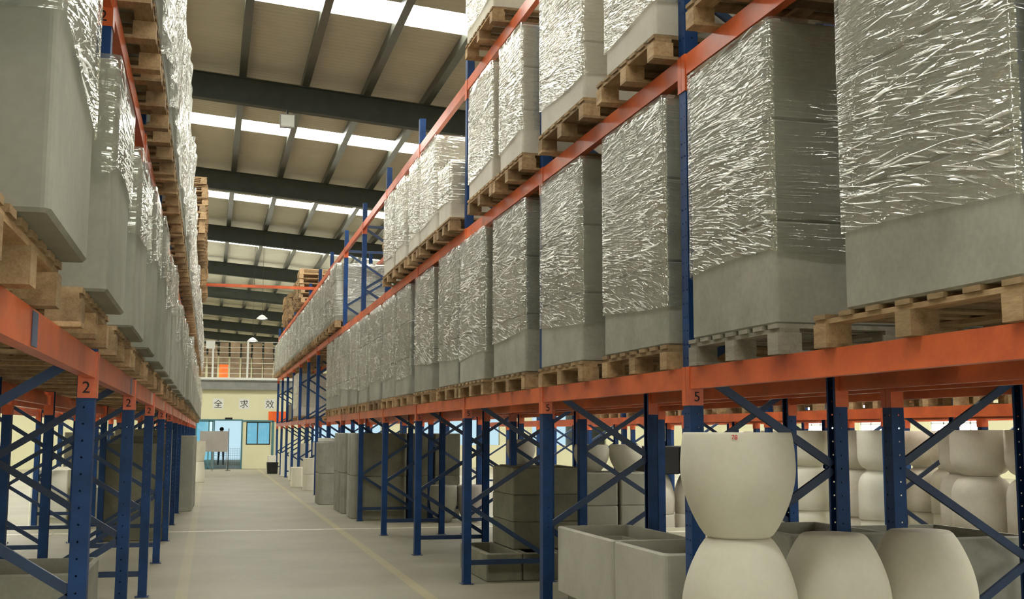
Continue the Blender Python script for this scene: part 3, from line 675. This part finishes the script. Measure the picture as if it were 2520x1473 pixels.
# left side stock
boxp('box_planter', -1.55, -.66, 7.1, 8.0, 0, .70, 'concrete', 'green-grey open box planter on the floor beneath the left rack, closest one', 'left floor planters', r=.04)
for j in range(4):
    boxp('box_planter', -2.75 + (j % 2) * .62, -2.18 + (j % 2) * .62, 19.95 + (j // 2) * .9, 20.75 + (j // 2) * .9, 0, .62 if j % 2 else .9, 'white_pot', 'cream box planter behind the left rack, %s column, %s row' % (nth(j % 2), nth(j // 2)), 'cream boxes on the left')
for j in range(6):
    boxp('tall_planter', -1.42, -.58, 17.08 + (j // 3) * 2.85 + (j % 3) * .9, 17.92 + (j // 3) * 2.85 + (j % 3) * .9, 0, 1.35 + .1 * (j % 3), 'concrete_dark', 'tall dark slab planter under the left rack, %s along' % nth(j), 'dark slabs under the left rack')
for j in range(3):
    boxp('tall_planter', -1.0, -.28 + j * .015, 23.2 + j * .74, 23.9 + j * .74, 0, 1.44, 'concrete_light', 'tall pale grey planter at the aisle edge of left rack, %s along' % nth(j), 'pale slabs by the left rack')
for j in range(5):
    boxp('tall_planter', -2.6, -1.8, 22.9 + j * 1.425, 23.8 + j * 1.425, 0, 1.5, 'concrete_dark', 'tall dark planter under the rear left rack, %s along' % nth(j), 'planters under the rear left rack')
pot(-.26, 36.7, 0, .17, .62, .13, 'cream', 'cream pot standing upside down below another by the left rack', 'cream pots by the left rack', inv=True)
pot(-.26, 36.7, .624, .17, .62, .12, 'cream', 'cream pot standing open side up on the upturned one by left rack', 'cream pots by the left rack')
# ------------------------------------------------------------------ back wall furniture
for ch, x, lab in (('全', .323, 'white square plate with the first dark character above the doorway'), ('求', 1.386, 'white square plate with the second dark character above the window'), ('效', 2.444, 'white square plate with the third dark character next to the rack')):
    t = tag(obj('sign_plate', MB().box(-.215, .215, -.012, 0, -.215, .215), 'white_paint', None, (x, YB - .002, 2.71)), lab, 'sign', 'character plates on the back wall')
    o = obj('lettering', text_mesh(ch, .36), 'ink', t, (0, -.015, -.0)); o.rotation_euler = (math.pi / 2, 0, 0)
    # centre the glyph on its plate
    vs = [v.co for v in o.data.vertices]
    if vs:
        mx_ = (min(v.x for v in vs) + max(v.x for v in vs)) / 2; my_ = (min(v.y for v in vs) + max(v.y for v in vs)) / 2; o.location = (-mx_, -.014, -my_)
tag(obj('door_sensor', MB().box(.62, .92, YB - .06, YB - .035, 2.06, 2.13), 'black_plastic'), 'small dark sensor bar fixed over the glass doorway', 'sensor')
tag(obj('banner', MB().box(2.40, 4.35, YB - .02, YB - .005, 1.96, 2.40), 'red_cloth'), 'orange-red cloth banner hanging behind the rack near the back wall', 'banner')
tag(obj('rail_sign', MB().box(-.25, .12, YB - .215, YB - .201, 5.0, 5.34), 'white_paint'), 'blank white panel on the upper floor railing', 'sign')
for j, (x0, x1, y) in enumerate(((.13, .72, 46.5), (-.35, .13, 47.2))):
    t = thing('notice_board', ('front grey notice board on thin legs in front of the doorway', 'rear grey notice board partly hidden by the front one')[j], 'board', ((x0 + x1) / 2, y, 0), 'notice boards by the door')
    w = (x1 - x0) / 2
    obj('board', MB().box(-w, w, -.015, .015, .76, 1.56), 'board_grey', t)
    for s in (-1, 1): obj('leg', MB().box(s * w * .9 - .012, s * w * .9 + .012, .0, .024, 0.0, .76), 'grey_paint', t)
t = thing('barrier_post', 'thin dark barrier post on the floor before the doorway', 'post', (.76, 47.6, 0))
obj('pole', MB().lathe([(.016, .01), (.016, 1.66), (.001, 1.68)], 10), 'steel_green', t); obj('base', MB().lathe([(.001, 0), (.11, 0), (.11, .012), (.02, .02)], 20), 'steel_green', t)
# ceiling lamps
for j, (x, y, z) in enumerate(((1.82, 44.9, 5.84), (1.61, 48.6, 5.26))):
    t = thing('pendant_lamp', ('lit dome lamp hanging below the roof beams', 'lit dome lamp hanging just above the upper floor railing')[j], 'lamp', (x, y, z), 'dome lamps')
    obj('lamp_shade', MB().lathe([(.03, .16), (.09, .13), (.19, .04), (.22, 0), (.21, 0), (.17, .04), (.03, .13)], 24), 'white_paint', t)
    obj('bulb', MB().lathe([(.001, -.02), (.12, .0), (.14, .03), (.001, .06)], 20), 'lamp_glow', t)
    obj('cable', MB().lathe([(.006, .16), (.006, ZR(x) + .22 - z)], 6), 'black_plastic', t)
t = thing('flood_lamp', 'square white flood lamp fixed under the nearest roof beam', 'lamp', (1.47, 25.62, 8.45))
m = MB().box(-.17, .17, -.03, .03, -.16, .16); obj('housing', m, 'grey_paint', t)
obj('lens', MB().loops([[(-.14, -.05, -.12), (.14, -.05, -.12), (.14, -.05, .13), (-.14, -.05, .13)], [(-.15, -.031, -.14), (.15, -.031, -.14), (.15, -.031, .14), (-.15, -.031, .14)]]), 'white_paint', t)
obj('bracket', MB().box(-.02, .02, .0, .18, .14, .32), 'steel_green', t)
# ------------------------------------------------------------------ the person beyond the doorway
def figure(x, y):
    t = thing('person', 'person in dark trousers standing behind the notice board', 'person', (x, y, 0))
    V = [(0, 0, .92), (0, 0, 1.12), (0, 0, 1.38), (0, 0, 1.47), (.0, -.01, 1.60), (.0, -.01, 1.70),
         (.09, 0, .88), (.10, -.02, .50), (.11, .02, .09), (.11, -.12, .04), (-.09, 0, .88), (-.10, .02, .50), (-.12, .05, .09), (-.12, -.09, .04),
         (.17, 0, 1.37), (.22, 0, 1.10), (.20, -.12, .90), (.19, -.17, .82), (-.17, 0, 1.37), (-.22, .02, 1.10), (-.20, -.10, .90), (-.19, -.15, .82)]
    E_ = [(0, 1), (1, 2), (2, 3), (3, 4), (4, 5), (0, 6), (6, 7), (7, 8), (8, 9), (0, 10), (10, 11), (11, 12), (12, 13), (2, 14), (14, 15), (15, 16), (16, 17), (2, 18), (18, 19), (19, 20), (20, 21)]
    Rr = [.13, .12, .14, .055, .09, .07, .085, .06, .042, .035, .085, .06, .042, .035, .06, .045, .035, .03, .06, .045, .035, .03]
    me = bpy.data.meshes.new('body'); me.from_pydata(V, E_, []); o = link(bpy.data.objects.new('body', me), t)
    o.modifiers.new('s', 'SKIN'); o.modifiers.new('u', 'SUBSURF').levels = 1
    for i, sv in enumerate(me.skin_vertices[0].data): sv.radius = (Rr[i], Rr[i] * .85); sv.use_root = (i == 0)
    bpy.context.view_layer.update()
    nm = bpy.data.meshes.new_from_object(o.evaluated_get(bpy.context.evaluated_depsgraph_get())); o.modifiers.clear(); o.data = nm; nm.name = 'body'
    nm.materials.clear()
    for q in ('trousers', 'jacket', 'skin', 'black_plastic'): nm.materials.append(MATS[q])
    for f in nm.polygons:
        z = f.center.z; f.use_smooth = True
        f.material_index = 3 if z < .08 else 0 if (z < .95 and abs(f.center.x) < .17) else 2 if (z > 1.47 or z < .88) else 1
    obj('hair', MB().lathe([(.001, .115), (.06, .105), (.092, .06), (.098, .01), (.09, -.02)], 16), 'hair', t, (0, .012, 1.64))
figure(.55, 54.6)
